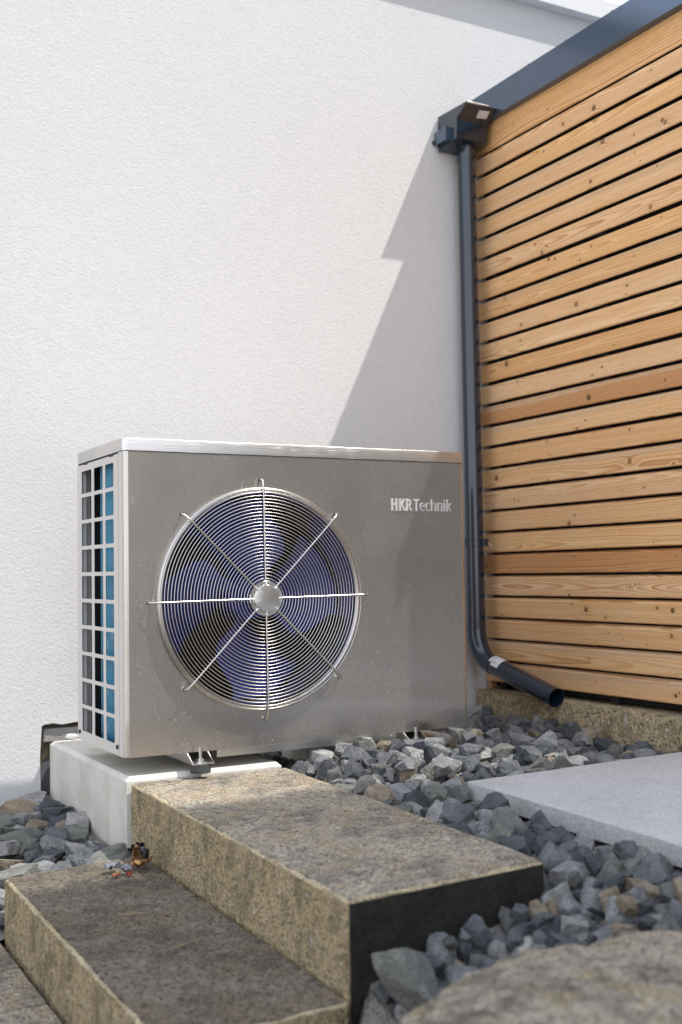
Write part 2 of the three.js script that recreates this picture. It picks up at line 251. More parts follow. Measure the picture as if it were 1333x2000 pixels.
// ---------------------------------------------------------------- larch clad outbuilding
const BOARDS = 26;
const boardRows = (() => {                                    // one long strip of the atlas for each board
  const W = 2048, RH = 78, H = RH * BOARDS, LEN = 1.42, BH = 0.078, r = rng(404), B = [];
  for (let b = 0; b < BOARDS; b++) {
    const kn = [], n = 3 + Math.floor(r() * 6); for (let k = 0; k < n; k++) kn.push({ u: r() * LEN, v: (r() - 0.5) * 0.066, r: r() < 0.3 ? 0.006 + r() * 0.006 : 0.002 + r() * 0.003, dark: r() });
    B.push({ v0: (r() - 0.5) * 0.14, d0: 0.012 + r() * r() * 0.06, s: (r() - 0.5) * 0.04, sp: 0.0033 + r() * 0.0028, tone: r(), red: [12, 5].includes(b) ? 1 : r() * 0.28, sap: r() < 0.3 ? 0.018 + 0.02 * r() : 9, seed: 500 + b * 13, kn, off: r() * 40 });
  }
  const hgt = new Float32Array(W * H);
  const col = tex(W, H, (i, j) => {
    const b = B[Math.floor(j / RH)], u = i / W * LEN, v = ((j % RH) / RH - 0.5) * BH;
    const nu = vnoise(u * 2.1 + b.off, 0.5, b.seed) - 0.5, nw = vnoise(u * 5.3 + b.off, v * 22, b.seed + 1) - 0.5;
    const d = Math.abs(b.d0 + b.s * (u - 0.7) + nu * 0.035) + 0.002;
    let q = v - b.v0 - nw * 0.008, rr = Math.sqrt(q * q + d * d), kc = 0, ring = 0, glow = 0;
    for (const k of b.kn) {
      const du = u - k.u, dv = v - k.v; if (Math.abs(du) > k.r * 11) continue;
      const g = Math.exp(-((du / (k.r * 3.4)) ** 2 + (dv / (k.r * 1.7)) ** 2)); rr += g * k.r * 1.25; glow = Math.max(glow, g);
      const e = Math.hypot(du / 0.85, dv) / k.r * (0.8 + 0.4 * vnoise(u * 700, v * 700, b.seed + 3)); kc = Math.max(kc, sstep(1, 0.72, e) * (0.55 + 0.45 * k.dark)); ring = Math.max(ring, sstep(0.35, 0, Math.abs(e - 0.95)));
    }
    const warp = rr / b.sp + 0.35 * vnoise(u * 9, v * 60, b.seed + 4), f = warp - Math.floor(warp), yr = h2(Math.floor(warp), 3, b.seed);
    const late = sstep(0.25, 0.92, f) * sstep(1, 0.95, f) * (0.35 + 0.65 * yr);
    const fib = vnoise(u * 26, v * 1500, b.seed + 6), fib2 = vnoise(u * 90, v * 900, b.seed + 7), blot = fbm(u * 5, v * 30, 3, b.seed + 8);
    let early = mix3([0.80, 0.545, 0.325], [0.77, 0.465, 0.215], clamp(b.tone + (blot - 0.5) * 0.9)); early = mix3(early, [0.50, 0.22, 0.075], b.red * 0.75);
    let lc = mix3([0.47, 0.20, 0.05], [0.29, 0.10, 0.030], b.red);
    if (v > 0.034 - b.sap * 0.6 + 0.006 * Math.sin(u * 5 + b.off)) if (b.sap < 1) { early = mix3(early, [0.62, 0.44, 0.27], 0.75); }
    let c = mix3(early, lc, late * 0.85); c = mix3(c, [0.45, 0.24, 0.10], glow * 0.32);
    const t = 0.88 + 0.16 * fib + 0.08 * fib2; c = c.map(x => x * t);
    c = mix3(c, [0.085, 0.035, 0.014], Math.min(1, kc * 0.8 + ring * 0.55));
    hgt[j * W + i] = 0.6 + 0.25 * (fib - 0.5) - 0.12 * late - 0.4 * ring;
    return lin(...c);
  }, true, false);
  return { col, bump: tex(W, H, (i, j) => hgt[j * W + i], false, false), RH, H };
})();
const mWood = new THREE.MeshPhysicalMaterial({ specularIntensity: 0.35, map: boardRows.col, bumpMap: boardRows.bump, bumpScale: 0.0009, roughness: 0.75 });
{
  const shed = thing('garden_shed', 'larch clad outbuilding with dark metal roof edge on the right', 'shed');
  const r = rng(7), z0 = WALLZ + 0.012, len = Z2 - z0 - 0.004;
  const cut = []; for (let k = 0; k <= 24; k++) cut.push(2.1525 - k * 0.0847);
  for (let b = 0; b < BOARDS; b++) {
    const top = b === 0 ? 2.292 : cut[b - 1] - 0.0078, bot = b === 25 ? 0.044 : cut[b] + (b === 0 ? 0.0022 : 0.0078);
    const h = top - bot, s = new THREE.Shape(), R = 0.004, th = 0.021;
    s.moveTo(0, R); s.quadraticCurveTo(0, 0.0005, R, -0.001); s.lineTo(th, 0.009); s.lineTo(th, h + 0.007); s.lineTo(R, h); s.quadraticCurveTo(0, h - 0.0005, 0, h - R);
    const g = new THREE.ExtrudeGeometry(s, { depth: len, bevelEnabled: false, curveSegments: 3, steps: 1 });
    const p = g.attributes.position, uv = new Float32Array(p.count * 2), vb = (BOARDS - 1 - b);
    for (let i = 0; i < p.count; i++) {
      const zz = p.getZ(i), yy = clamp(p.getY(i) / h, 0.02, 0.98), xx = p.getX(i);
      uv[2 * i] = 0.004 + 0.992 * zz / len; uv[2 * i + 1] = (vb + clamp(yy + (yy > 0.5 ? -xx * 3 : xx * 3), 0.03, 0.97)) / BOARDS;
    }
    g.setAttribute('uv', new THREE.BufferAttribute(uv, 2));
    T(g, X0 + (r() - 0.5) * 0.0022, bot + (r() - 0.5) * 0.0016, z0 + (r() - 0.5) * 0.005);
    part('board', g, mWood, shed);
  }
  part('wall_core', box(X0 + 0.045, X0 + 3.2, 0.02, 2.27, WALLZ + 0.004, Z2 - 0.03), mMembrane, shed);
  part('corner_post', box(X0 + 0.004, X0 + 0.043, 0.05, 2.27, Z2 - 0.003, Z2 + 0.018), mWood, shed);
  for (const [z, w] of [[-0.735, 0.04], [-0.1, 0.04], [0.5, 0.04]]) part('batten', box(X0 + 0.0225, X0 + 0.0445, 0.016, 2.25, z, z + w), mMembrane, shed);
  part('spacer_block', bevelBox(X0 + 0.0, X0 + 0.03, 0.0135, 0.0435, -0.79, -0.765, 0.002, 1), mat({ color: rgb(0.42, 0.26, 0.12), roughness: 0.8 }), shed);
  part('footing', roundBlock([[1.688, -0.795], [5, -0.795], [5, 0.66], [1.688, 0.66]], -0.5, 0.0125, 0.006, 0.005, 4, 0.03, 2), mPlinth, shed);
  // folded metal roof edge: face sheet, drip lip, top
  const f = new THREE.Shape(); f.moveTo(0, 0); f.lineTo(0.024, -0.004); f.lineTo(0.024, 0.004); f.lineTo(0.004, 0.008); f.lineTo(0.004, 0.113); f.lineTo(0.012, 0.118); f.lineTo(0.3, 0.118); f.lineTo(0.3, 0.121); f.lineTo(0.008, 0.121); f.lineTo(0, 0.117);
  const fg = new THREE.ExtrudeGeometry(f, { depth: Z2 + 0.03 - (WALLZ + 0.005), bevelEnabled: false });
  const fascia = part('roof_fascia', T(fg, 1.7125, 2.2645, WALLZ + 0.005), mFascia, shed);
  for (const z of [-0.41, -0.19, 0.05]) part('rivet', T(new THREE.SphereGeometry(0.005, 10, 6), 1.722, 2.386, z), mFascia, fascia);
  part('roof', box(2.01, X0 + 3.3, 2.275, 2.37, WALLZ + 0.006, Z2 + 0.025), mFascia, shed);
}
// ---------------------------------------------------------------- rainwater head and downpipe
{
  const dp = thing('downpipe', 'dark blue grey metal downpipe with rainwater head and angled spout', 'downpipe');
  const px = 1.658, pz = -0.738, R = 0.0355;
  // head: vertical lower front, upper front flaring out towards the rim
  const s = new THREE.Shape(); s.moveTo(-0.795, 2.155); s.lineTo(-0.672, 2.172); s.lineTo(-0.668, 2.242); s.lineTo(-0.600, 2.283); s.lineTo(-0.604, 2.286); s.lineTo(-0.70, 2.292); s.lineTo(-0.795, 2.292);
  const hg = new THREE.ExtrudeGeometry(s, { depth: 0.142, bevelEnabled: true, bevelSize: 0.001, bevelThickness: 0.0012, bevelSegments: 1 }); hg.rotateY(-Math.PI / 2); T(hg, 1.711, 0, 0);
  const head = part('rainwater_head', hg, mDarkMetal, dp);
  const fl = new THREE.Shape(); fl.moveTo(-0.795, 2.150); fl.lineTo(-0.668, 2.167); fl.lineTo(-0.663, 2.244); fl.lineTo(-0.593, 2.286); fl.lineTo(-0.795, 2.2945);
  const fgm = new THREE.ExtrudeGeometry(fl, { depth: 0.002, bevelEnabled: false }); fgm.rotateY(-Math.PI / 2); T(fgm, 1.5665, 0, 0);
  part('side_flange', fgm, mDarkMetal, head);
  part('rim', [bar([1.566, 2.2865, -0.597], [1.672, 2.2865, -0.597], 0.0022, 6)], mWire, head);
  part('side_box', bevelBox(1.543, 1.566, 2.172, 2.226, -0.792, -0.712, 0.002, 2), mFascia, head);
  part('sealant_blob', T(new THREE.SphereGeometry(0.009, 12, 8), 1.544, 2.187, -0.795), mBlack, head);
  { // paper sticker on the flared face
    const g = new THREE.PlaneGeometry(0.046, 0.036, 6, 6), q = g.attributes.position; for (let i = 0; i < q.count; i++) q.setZ(i, 0.0008 * Math.sin(q.getX(i) * 90)); 
    const st = part('sticker', g, mPaper, head); const n = V3(0, -0.068, 0.041).normalize().multiplyScalar(-1);
    st.position.set(1.664, 2.2645, -0.6297); st.lookAt(st.position.x, st.position.y - 0.856, st.position.z + 0.516); st.rotateZ(0.12);
    st.position.add(V3(0, -0.0022, 0.0016));
  }
  const pipe = part('pipe', [T(new THREE.CylinderGeometry(R, R, 1.90, 40, 1, true), px, 1.225, pz), cyl(R + 0.0022, 0.055, px, 2.135, pz, 40)], mDarkMetal, dp);
  // elbow and spout, bent towards the viewer along the boards
  const el = [[px, 0.285, pz], [px, 0.235, pz + 0.001], [px, 0.190, pz + 0.012], [px, 0.152, pz + 0.036], [px, 0.127, pz + 0.072], [px, 0.114, pz + 0.115]];
  part('elbow', [tube(el, R + 0.0015, 40, 36), T(rot(new THREE.TorusGeometry(R + 0.0015, 0.0022, 8, 36), Math.PI / 2, 0, 0), px, 0.285, pz)], mDarkMetal, dp);
  const a = V3(px, 0.120, pz + 0.095), b = V3(px, 0.026, -0.262), dir = b.clone().sub(a).normalize(), q = new THREE.Quaternion().setFromUnitVectors(V3(0, 1, 0), dir), L = a.distanceTo(b);
  const prof = [[R - 0.0022, L], [R, L], [R, 0], [R - 0.002, 0], [R - 0.0022, L]].map(p => V2(...p));
  const sp = new THREE.LatheGeometry(prof, 40); sp.applyQuaternion(q); T(sp, a.x, a.y, a.z);
  const spout = part('spout', toCreasedNormals(sp, 0.6), mDarkMetal, dp);
  for (const [t, w, ang, ph, m] of [[0.025, 0.014, 1.5, 2.6, mPaper], [0.058, 0.046, 2.1, 2.3, mPaper]]) { const g = new THREE.CylinderGeometry(R + 0.0025, R + 0.0025, w, 24, 1, true, ph, ang); g.translate(0, t, 0); g.applyQuaternion(q); T(g, a.x, a.y, a.z); part('sticker', g, m, spout); }
  { const g = []; for (let k = 0; k < 4; k++) g.push(new THREE.CylinderGeometry(R + 0.0029, R + 0.0029, 0.0022, 6, 1, true, 3.9, 0.25 - 0.04 * k).translate(0, 0.046 + k * 0.006, 0)); const m = mergeGeometries(g); m.applyQuaternion(q); T(m, a.x, a.y, a.z); part('sticker_print', m, mInk, spout); }
  const cl = part('clamp', [T(new THREE.CylinderGeometry(R + 0.003, R + 0.003, 0.026, 36, 1, true), px, 0.588, pz), T(rot(new THREE.TorusGeometry(R + 0.003, 0.002, 6, 36), Math.PI / 2, 0, 0), px, 0.601, pz), T(rot(new THREE.TorusGeometry(R + 0.003, 0.002, 6, 36), Math.PI / 2, 0, 0), px, 0.575, pz), bevelBox(px + 0.001, px + 0.026, 0.573, 0.603, pz + R, pz + R + 0.022, 0.003, 2)], mDarkMetal, dp);
  part('screw', [bar([px + 0.03, 0.592, pz + 0.035], [px + 0.05, 0.574, pz + 0.045], 0.002, 6), T(new THREE.SphereGeometry(0.004, 8, 6), px + 0.03, 0.592, pz + 0.035)], mZinc, cl);
}
// ---------------------------------------------------------------- heat pump
const W = 1.1, H = 0.849, DP = 0.446, SEAM = 0.8145;
{
  const hp = thing('heat_pump', 'brushed stainless steel heat pump with round wire fan guard', 'heat pump');
  const R = 0.014, FX = 0.402, FY = 0.411, HR = 0.300;
  // front sheet with the fan opening and its two bent corners
  const s = new THREE.Shape(); s.moveTo(R, 0.0); s.lineTo(W - R, 0); s.lineTo(W - R, SEAM); s.lineTo(R, SEAM);
  const hole = new THREE.Path(); hole.absarc(FX, FY, HR, 0, Math.PI * 2, true); s.holes.push(hole);
  const front = new THREE.ExtrudeGeometry(s, { depth: 0.0015, bevelEnabled: false, curveSegments: 96 }); T(front, 0, 0, -0.0015);
  const corner = (cx, a0) => { const g = new THREE.CylinderGeometry(R, R, SEAM, 14, 1, true, a0, Math.PI / 2); const p = g.attributes.position, uv = g.attributes.uv; T(g, cx, SEAM / 2, -R); for (let i = 0; i < p.count; i++) uv.setXY(i, p.getX(i), p.getY(i)); return g; };
  const sidePlane = (x, z0, z1, flip) => { const g = new THREE.PlaneGeometry(z1 - z0, SEAM); g.rotateY(flip * Math.PI / 2); T(g, x, SEAM / 2, (z0 + z1) / 2); boxUV(g); return g; };
  const fp = part('front_panel', [front, corner(R, -Math.PI / 2), corner(W - R, 0)], mPanel, hp);
  part('side_return', box(0.0, 0.0015, 0, SEAM, -0.046, -R), mSteel, fp);
  part('right_side', box(W - 0.0015, W, 0, SEAM, -DP, -R), mSteel, hp);
  part('back_panel', box(0.002, W - 0.002, 0.005, SEAM, -DP, -DP + 0.002), mSteel, hp);
  part('bottom_pan', box(0.003, W - 0.003, 0.0005, 0.003, -DP + 0.003, -0.003), mSteel, hp);
  // cover: shallow pan with rounded corners
  const rr = (x0, z0, x1, z1, r) => { const q = new THREE.Shape(); q.moveTo(x0 + r, z0); q.lineTo(x1 - r, z0); q.absarc(x1 - r, z0 + r, r, -Math.PI / 2, 0, false); q.lineTo(x1, z1 - r); q.absarc(x1 - r, z1 - r, r, 0, Math.PI / 2, false); q.lineTo(x0 + r, z1); q.absarc(x0 + r, z1 - r, r, Math.PI / 2, Math.PI, false); q.lineTo(x0, z0 + r); q.absarc(x0 + r, z0 + r, r, Math.PI, Math.PI * 1.5, false); return q; };
  const cg = new THREE.ExtrudeGeometry(rr(0.001, 0.001, W - 0.001, DP - 0.001, 0.014), { depth: 0.0315, bevelEnabled: true, bevelSize: 0.003, bevelThickness: 0.003, bevelSegments: 3, curveSegments: 8 });
  const cp2 = cg.attributes.position; for (let i = 0; i < cp2.count; i++) if (cp2.getZ(i) < 0.001) cp2.setZ(i, 0);                // square lower edge
  cg.rotateX(-Math.PI / 2); T(cg, 0, SEAM + 0.002, 0);
  const cover = part('cover', toCreasedNormals(cg, 0.7), mCap, hp); boxUV(cover.geometry);
  for (const z of [-0.355, -0.105]) part('cover_tab', box(-0.0006, 0.004, SEAM - 0.006, SEAM + 0.0018, z - 0.018, z + 0.018), mBlack, cover);
  part('seam_gap', box(0.004, W - 0.004, SEAM - 0.001, SEAM + 0.003, -DP + 0.004, -0.004), mBlack, cover);
  // lettering pressed proud of the sheet
  const fl = new FontLoader();
  const fontB = await fl.loadAsync('fonts/droid/droid_sans_bold.typeface.json'), fontR = await fl.loadAsync('fonts/droid/droid_sans_regular.typeface.json');
  const word = (txt, font, x0, x1, y0, cap) => {
    const g = new TextGeometry(txt, { font, size: 0.05, depth: 0.0012, curveSegments: 5, bevelEnabled: true, bevelThickness: 0.0008, bevelSize: 0.0005, bevelOffset: -0.0003, bevelSegments: 1 });
    g.computeBoundingBox(); const b = g.boundingBox; g.translate(-b.min.x, 0, 0); g.scale((x1 - x0) / (b.max.x - b.min.x), cap / (b.max.y - 0) * 1, 1); return g.translate(x0, y0, 0.0006);
  };
  const ltr = part('lettering', [word('HKR', fontB, 0.833, 0.906, 0.664, 0.0365), word('Technik', fontR, 0.912, 1.050, 0.664, 0.0375)], mPolish, fp);
  ltr.userData.label = 'raised polished lettering reading HKR Technik';
  // left side: steel grille of ten rows and three columns
  const gs = new THREE.Shape(); gs.moveTo(-DP, 0); gs.lineTo(-0.048, 0); gs.lineTo(-0.048, SEAM - 0.003); gs.lineTo(-DP, SEAM - 0.003);
  for (const [a, b] of [[-0.399, -0.299], [-0.273, -0.188], [-0.163, -0.0885]]) for (let k = 0; k < 10; k++) {
    const y0 = 0.029 + k * 0.0773, y1 = y0 + 0.0665, c = 0.006, h = new THREE.Path(); h.moveTo(a + c, y0); h.lineTo(b - c, y0); h.quadraticCurveTo(b, y0, b, y0 + c); h.lineTo(b, y1 - c); h.quadraticCurveTo(b, y1, b - c, y1); h.lineTo(a + c, y1); h.quadraticCurveTo(a, y1, a, y1 - c); h.lineTo(a, y0 + c); h.quadraticCurveTo(a, y0, a + c, y0); gs.holes.push(h);
  }
  const gg = new THREE.ExtrudeGeometry(gs, { depth: 0.0015, bevelEnabled: false, curveSegments: 4 }); gg.rotateY(-Math.PI / 2); T(gg, 0.0015, 0, 0);
  const grille = part('side_grille', gg, mSteel, hp);
  for (const [z, y] of [[-0.428, 0.022], [-0.066, 0.022]]) part('screw', rot(new THREE.CylinderGeometry(0.006, 0.006, 0.003, 14), 0, 0, Math.PI / 2).translate(-0.0008, y, z), mBlack, grille);
  // coil behind the grille and dark inside
  part('coil', box(0.030, 0.052, 0.012, 0.80, -0.31, -0.055), mCoil, hp);
  part('inner_post', [box(0.004, 0.016, 0.01, 0.80, -0.43, -0.405), box(0.018, 0.034, 0.01, 0.80, -0.441, -0.425)], mPost, hp);
  part('inner_wall', [box(0.07, 0.074, 0.006, 0.81, -0.44, -0.05), box(0.004, W - 0.004, 0.006, 0.81, -0.443, -0.441), box(0.004, 0.07, 0.004, 0.006, -0.44, -0.05)], mBlack, hp);
  // fan: shroud, four sickle blades, hub, motor bracket label
  const shProf = [[HR + 0.011, 0.001], [HR + 0.011, 0.009], [HR + 0.007, 0.0125], [HR, 0.0115], [HR - 0.004, 0.004], [HR - 0.006, -0.02], [HR - 0.006, -0.19]].map(p => V2(p[0], p[1]));
  const shg = new THREE.LatheGeometry(shProf, 120); shg.rotateX(Math.PI / 2); T(shg, FX, FY, 0);
  part('fan_collar', shg, mSteel, hp);
  const fan = new THREE.Group(); fan.name = 'fan'; fan.position.set(FX, FY, -0.125); hp.add(fan);
  part('hub', [rot(new THREE.CylinderGeometry(0.062, 0.068, 0.07, 40), Math.PI / 2, 0, 0)], mBlue, fan);
  const blade = (() => {
    const NU = 26, NV = 14, pos = [], idx = [], top = [];
    const P = (u, v) => { const r = lerp(0.05, 0.288, u), sweep = 0.55 * Math.pow(u, 1.4) - 0.05; const wdt = lerp(1.25, 1.02, u) * (u > 0.93 ? 1 - Math.pow((u - 0.93) / 0.07, 2) * 0.18 : 1); const a = sweep + wdt * (v - 0.0) + 0.10 * Math.sin(u * 9) * (1 - v); const pitch = lerp(0.075, 0.060, u); return V3(r * Math.cos(a), r * Math.sin(a), (0.5 - v) * pitch * 1.3 + 0.012 * Math.sin(v * Math.PI)); };
    for (let side = 0; side < 2; side++) for (let i = 0; i <= NU; i++) for (let j = 0; j <= NV; j++) { const p = P(i / NU, j / NV), e = 0.0022 * Math.min(1, Math.min(j, NV - j) / 2 + 0.25); pos.push(p.x, p.y, p.z + (side ? -e : e)); }
    const N = (NU + 1) * (NV + 1), q = (a, b, c, d) => idx.push(a, b, c, b, d, c);
    for (let i = 0; i < NU; i++) for (let j = 0; j < NV; j++) { const a = i * (NV + 1) + j; q(a, a + NV + 1, a + 1, a + NV + 2); q(N + a, N + a + 1, N + a + NV + 1, N + a + NV + 2); }
    for (let i = 0; i < NU; i++) { const a = i * (NV + 1), b = a + NV; q(a, N + a, a + NV + 1, N + a + NV + 1); q(b, b + NV + 1, N + b, N + b + NV + 1); }
    const g = new THREE.BufferGeometry(); g.setAttribute('position', new THREE.Float32BufferAttribute(pos, 3)); g.setIndex(idx); g.computeVertexNormals(); return g;
  })();
  for (let k = 0; k < 4; k++) { const b = part('blade', blade, mBlue, fan); b.rotation.z = (62 + 90 * k) * D2R - 0.25; }
  part('motor_label', T(rot(new THREE.BoxGeometry(0.042, 0.03, 0.001), 0, 0, 0.3), FX - 0.105, FY - 0.035, -0.198), mPaper, hp);
  part('motor_bracket', [box(FX - 0.29, FX + 0.29, FY - 0.05, FY - 0.02, -0.218, -0.203), box(FX - 0.02, FX + 0.02, FY - 0.29, FY + 0.29, -0.223, -0.2081)], mBlack, hp);
  // wire guard
  const guard = new THREE.Group(); guard.name = 'fan_guard'; guard.position.set(FX, FY, 0); hp.add(guard);
  const zF = 0.024, ringR = []; for (let k = 0; k < 27; k++) ringR.push(0.0565 + k * 0.0093);
  for (const r of ringR) part('wire_ring', T(new THREE.TorusGeometry(r, 0.00145, 6, 120), 0, 0, zF), mWire, guard);
  for (const [r, z] of [[0.3075, 0.0225], [0.3105, 0.0185], [0.3112, 0.0150]]) part('wire_ring', T(new THREE.TorusGeometry(r, 0.00165, 6, 140), 0, 0, z), mWire, guard);
  for (let k = 0; k < 8; k++) {
    const a = k * Math.PI / 4 + 0.012, c = Math.cos(a), n = Math.sin(a), at = (r, z) => [c * r, n * r, z];
    part('spoke', tube([at(0.046, zF + 0.0025), at(0.18, zF + 0.003), at(0.300, zF + 0.0028), at(0.324, zF - 0.0005), at(0.3335, zF - 0.005), at(0.3365, 0.010), at(0.337, -0.002)], 0.0026, 44, 8), mWire, guard);
    part('spoke_hole', T(rot(new THREE.CylinderGeometry(0.0042, 0.0042, 0.0008, 12), Math.PI / 2, 0, 0), c * 0.337, n * 0.337, 0.0006), mBlack, guard);
  }
  const plate = [[0, 0.033], [0.032, 0.0328], [0.037, 0.0315], [0.0385, 0.0285], [0.041, 0.0278], [0.045, 0.030], [0.049, 0.0295], [0.0515, 0.025], [0.0515, 0.021], [0, 0.021]].map(p => V2(...p));
  const pg = new THREE.LatheGeometry(plate, 64); pg.rotateX(Math.PI / 2);
  part('centre_plate', toCreasedNormals(pg, 0.8), mSteel, guard);
  for (let k = 0; k < 8; k++) { const a = k * Math.PI / 4 + 0.012; part('plate_crimp', bar([Math.cos(a) * 0.0375, Math.sin(a) * 0.0375, 0.0315], [Math.cos(a) * 0.047, Math.sin(a) * 0.047, 0.0305], 0.0022, 6), mPolish, guard); }
  // base strip with two screws, rails on rubber feet
  const strip = part('base_strip', box(0.262, 0.838, -0.0205, -0.0005, -0.012, -0.0045), mSteel, hp);
  for (const x of [0.275, 0.825]) part('screw', [rot(cyl(0.0058, 0.003, 0, 0, 0, 14), Math.PI / 2, 0, 0).translate(x, -0.0095, -0.0035), rot(cyl(0.0034, 0.003, 0, 0, 0, 6), Math.PI / 2, 0, 0).translate(x, -0.0095, -0.0025)], mZinc, strip);
  for (const x of [0.200, 0.886]) {
    const c = new THREE.Shape(); const w = 0.031, t = 0.0022, yb = -0.0265;
    c.moveTo(-w, 0.0); c.lineTo(-w, yb); c.lineTo(w, yb); c.lineTo(w, 0.0); c.lineTo(w - t, 0.0); c.lineTo(w - t, yb + t); c.lineTo(-w + t, yb + t); c.lineTo(-w + t, 0);
    const g = new THREE.ExtrudeGeometry(c, { depth: 0.50, bevelEnabled: false }), p = g.attributes.position;
    for (let i = 0; i < p.count; i++) if (p.getZ(i) > 0.49 && p.getY(i) > -0.01) { p.setZ(i, 0.455); }   // sloped flange end
    for (let i = 0; i < p.count; i++) if (p.getY(i) > -0.002) p.setY(i, -0.0006);
    g.computeVertexNormals(); T(g, x, 0, -0.445);
    const rail = part('mounting_rail', g, mSteel, hp);
    for (const z of [0.030, -0.40]) part('rubber_foot', cyl(0.0275, 0.0245, x, -0.0388, z, 28), mRubber, rail);
    part('washer', cyl(0.017, 0.002, x, -0.0232, 0.030, 24), mZinc, rail);
    part('nut', cyl(0.0105, 0.0085, x, -0.0178, 0.030, 6), mZinc, rail);
    part('bolt', cyl(0.0052, 0.034, x, -0.0005, 0.030, 14), mZinc, rail);
  }
}
// ---------------------------------------------------------------- concrete slabs, steps, paving slab
function block(name, label, category, geoTop, m) { const o = part(numbered(name), geoTop, m, scene); return tag(o, label, category); }
function chamferBlock(x0, x1, z0, z1, y0, y1, c) {
  const s = new THREE.Shape(); s.moveTo(x0 + c, -z0 - c); s.lineTo(x0 + c, -z1 + c); s.lineTo(x1 - c, -z1 + c); s.lineTo(x1 - c, -z0 - c);
  const g = new THREE.ExtrudeGeometry(s, { depth: y1 - y0 - 2 * c, bevelEnabled: true, bevelSize: c, bevelThickness: c, bevelSegments: 1 });
  g.rotateX(-Math.PI / 2); T(g, 0, y0 + c, 0); g.computeVertexNormals(); return boxUV(g);
}
block('concrete_slab', 'pale smooth concrete slab with chamfered edges under the left foot', 'slab', chamferBlock(0.004, 0.455, -0.792, 0.002, -0.40, -0.0505, 0.011), mSlab);
block('concrete_slab', 'pale concrete slab half buried in stones under the right foot', 'slab', chamferBlock(0.70, 1.155, -0.78, 0.06, -0.40, -0.0505, 0.011), mSlab);
function step(name, label, q, y0, y1, seed, mTop, front) {           // worn top, rougher riser sides
  const g = roundBlock(q, y0, y1, 0.012, 0.006, seed, 0.02, 4).toNonIndexed();
  const n = g.attributes.normal, P = g.attributes.position, U = g.attributes.uv, a = { p: [], n: [], u: [] }, b = { p: [], n: [], u: [] }, e = { p: [], n: [], u: [] }, fr = { p: [], n: [], u: [] };
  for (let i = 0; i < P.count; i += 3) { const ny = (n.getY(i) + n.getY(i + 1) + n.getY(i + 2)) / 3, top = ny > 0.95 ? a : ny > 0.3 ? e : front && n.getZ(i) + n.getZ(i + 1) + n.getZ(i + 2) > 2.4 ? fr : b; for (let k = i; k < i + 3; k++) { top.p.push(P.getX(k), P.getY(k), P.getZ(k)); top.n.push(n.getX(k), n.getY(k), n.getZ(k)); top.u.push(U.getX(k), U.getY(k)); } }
  const mk = o => { const r = new THREE.BufferGeometry(); r.setAttribute('position', new THREE.Float32BufferAttribute(o.p, 3)); r.setAttribute('normal', new THREE.Float32BufferAttribute(o.n, 3)); r.setAttribute('uv', new THREE.Float32BufferAttribute(o.u, 2)); return r; };
  const t = thing(name, label, 'step');
  part('tread', mk(a), mTop, t); part('riser', mk(b), mStepSide, t); part('worn_edge', mk(e), mEdge, t); if (front) part('front_face', mk(fr), mStepFront, t).userData.label = 'near black front face of the step'; return t;
}
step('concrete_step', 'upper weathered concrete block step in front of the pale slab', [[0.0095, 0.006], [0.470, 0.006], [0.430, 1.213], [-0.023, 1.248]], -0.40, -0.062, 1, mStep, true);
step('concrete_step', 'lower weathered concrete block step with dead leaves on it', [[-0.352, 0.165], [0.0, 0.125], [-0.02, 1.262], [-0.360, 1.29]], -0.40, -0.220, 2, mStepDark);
block('paving_slab', 'large pale stone paving slab among the stones at right', 'paving slab', roundBlock([[0.752, 0.484], [2.2, 0.405], [2.2, 2.2], [0.665, 2.25]], -0.11, -0.060, 0.005, 0.002, 6, 0.05, 2), mPaver);

// ---------------------------------------------------------------- gravel beds
const PADS = [ // [test, height]
  [(x, z) => x > 0.0 && x < 0.457 && z > -0.8 && z < 0.006, -0.05], [(x, z) => x > 0.70 && x < 1.157 && z > -0.79 && z < 0.06, -0.05],
  [(x, z) => { const t = (z - 0.006) / 1.22; return z > 0.0 && z < lerp(1.248, 1.213, clamp(x / 0.45)) && x > lerp(0.0095, -0.023, t) && x < lerp(0.470, 0.430, t); }, -0.062],
  [(x, z) => z > 0.484 - 0.055 * (x - 0.752) && x > lerp(0.752, 0.665, (z - 0.484) / 1.77), -0.060],
  [(x, z) => x > -0.36 && x < 0.01 && z > 0.14 && z < 1.28, -0.22], [(x, z) => x > 1.688 && z < 0.66, 0.0125]];
const padAt = (x, z) => { for (const [t, h] of PADS) if (t(x, z)) return h; return null; };
function bedH(x, z) {
  if (x < 0.0 && z > 0.2) return z > 1.26 ? -0.253 - 0.15 * clamp(-x / 0.2) - 0.05 * sstep(1.45, 1.9, z) : -0.45;
  if (x < 0.0) return -0.245 - 0.10 * clamp(-x / 0.5) - 0.05 * clamp((-x - 0.1) / 0.25) * clamp((z + 0.2) / 0.4) + 0.03 * clamp((-0.5 - z) / 0.3) * clamp(1 + x * 4);
  let y = -0.118;
  if (z < 0.02) { y = -0.125; if (x > 0.45 && x < 0.71) y = -0.15 + 0.05 * sstep(-0.25, 0.02, z); if (x > 1.15) y = -0.118 + 0.015 * sstep(1.3, 1.68, x); }
  y += 0.034 * sstep(-0.12, -0.02, z) * sstep(0.40, 0.2, z) * sstep(0.45, 0.6, x) * sstep(1.35, 1.1, x);
  if (z > 1.12) { const k = clamp((z - 1.12) / 0.2) * sstep(0.62, 0.02, x); y -= 0.135 * k; y -= 0.05 * sstep(1.45, 1.9, z); }
  return y;
}
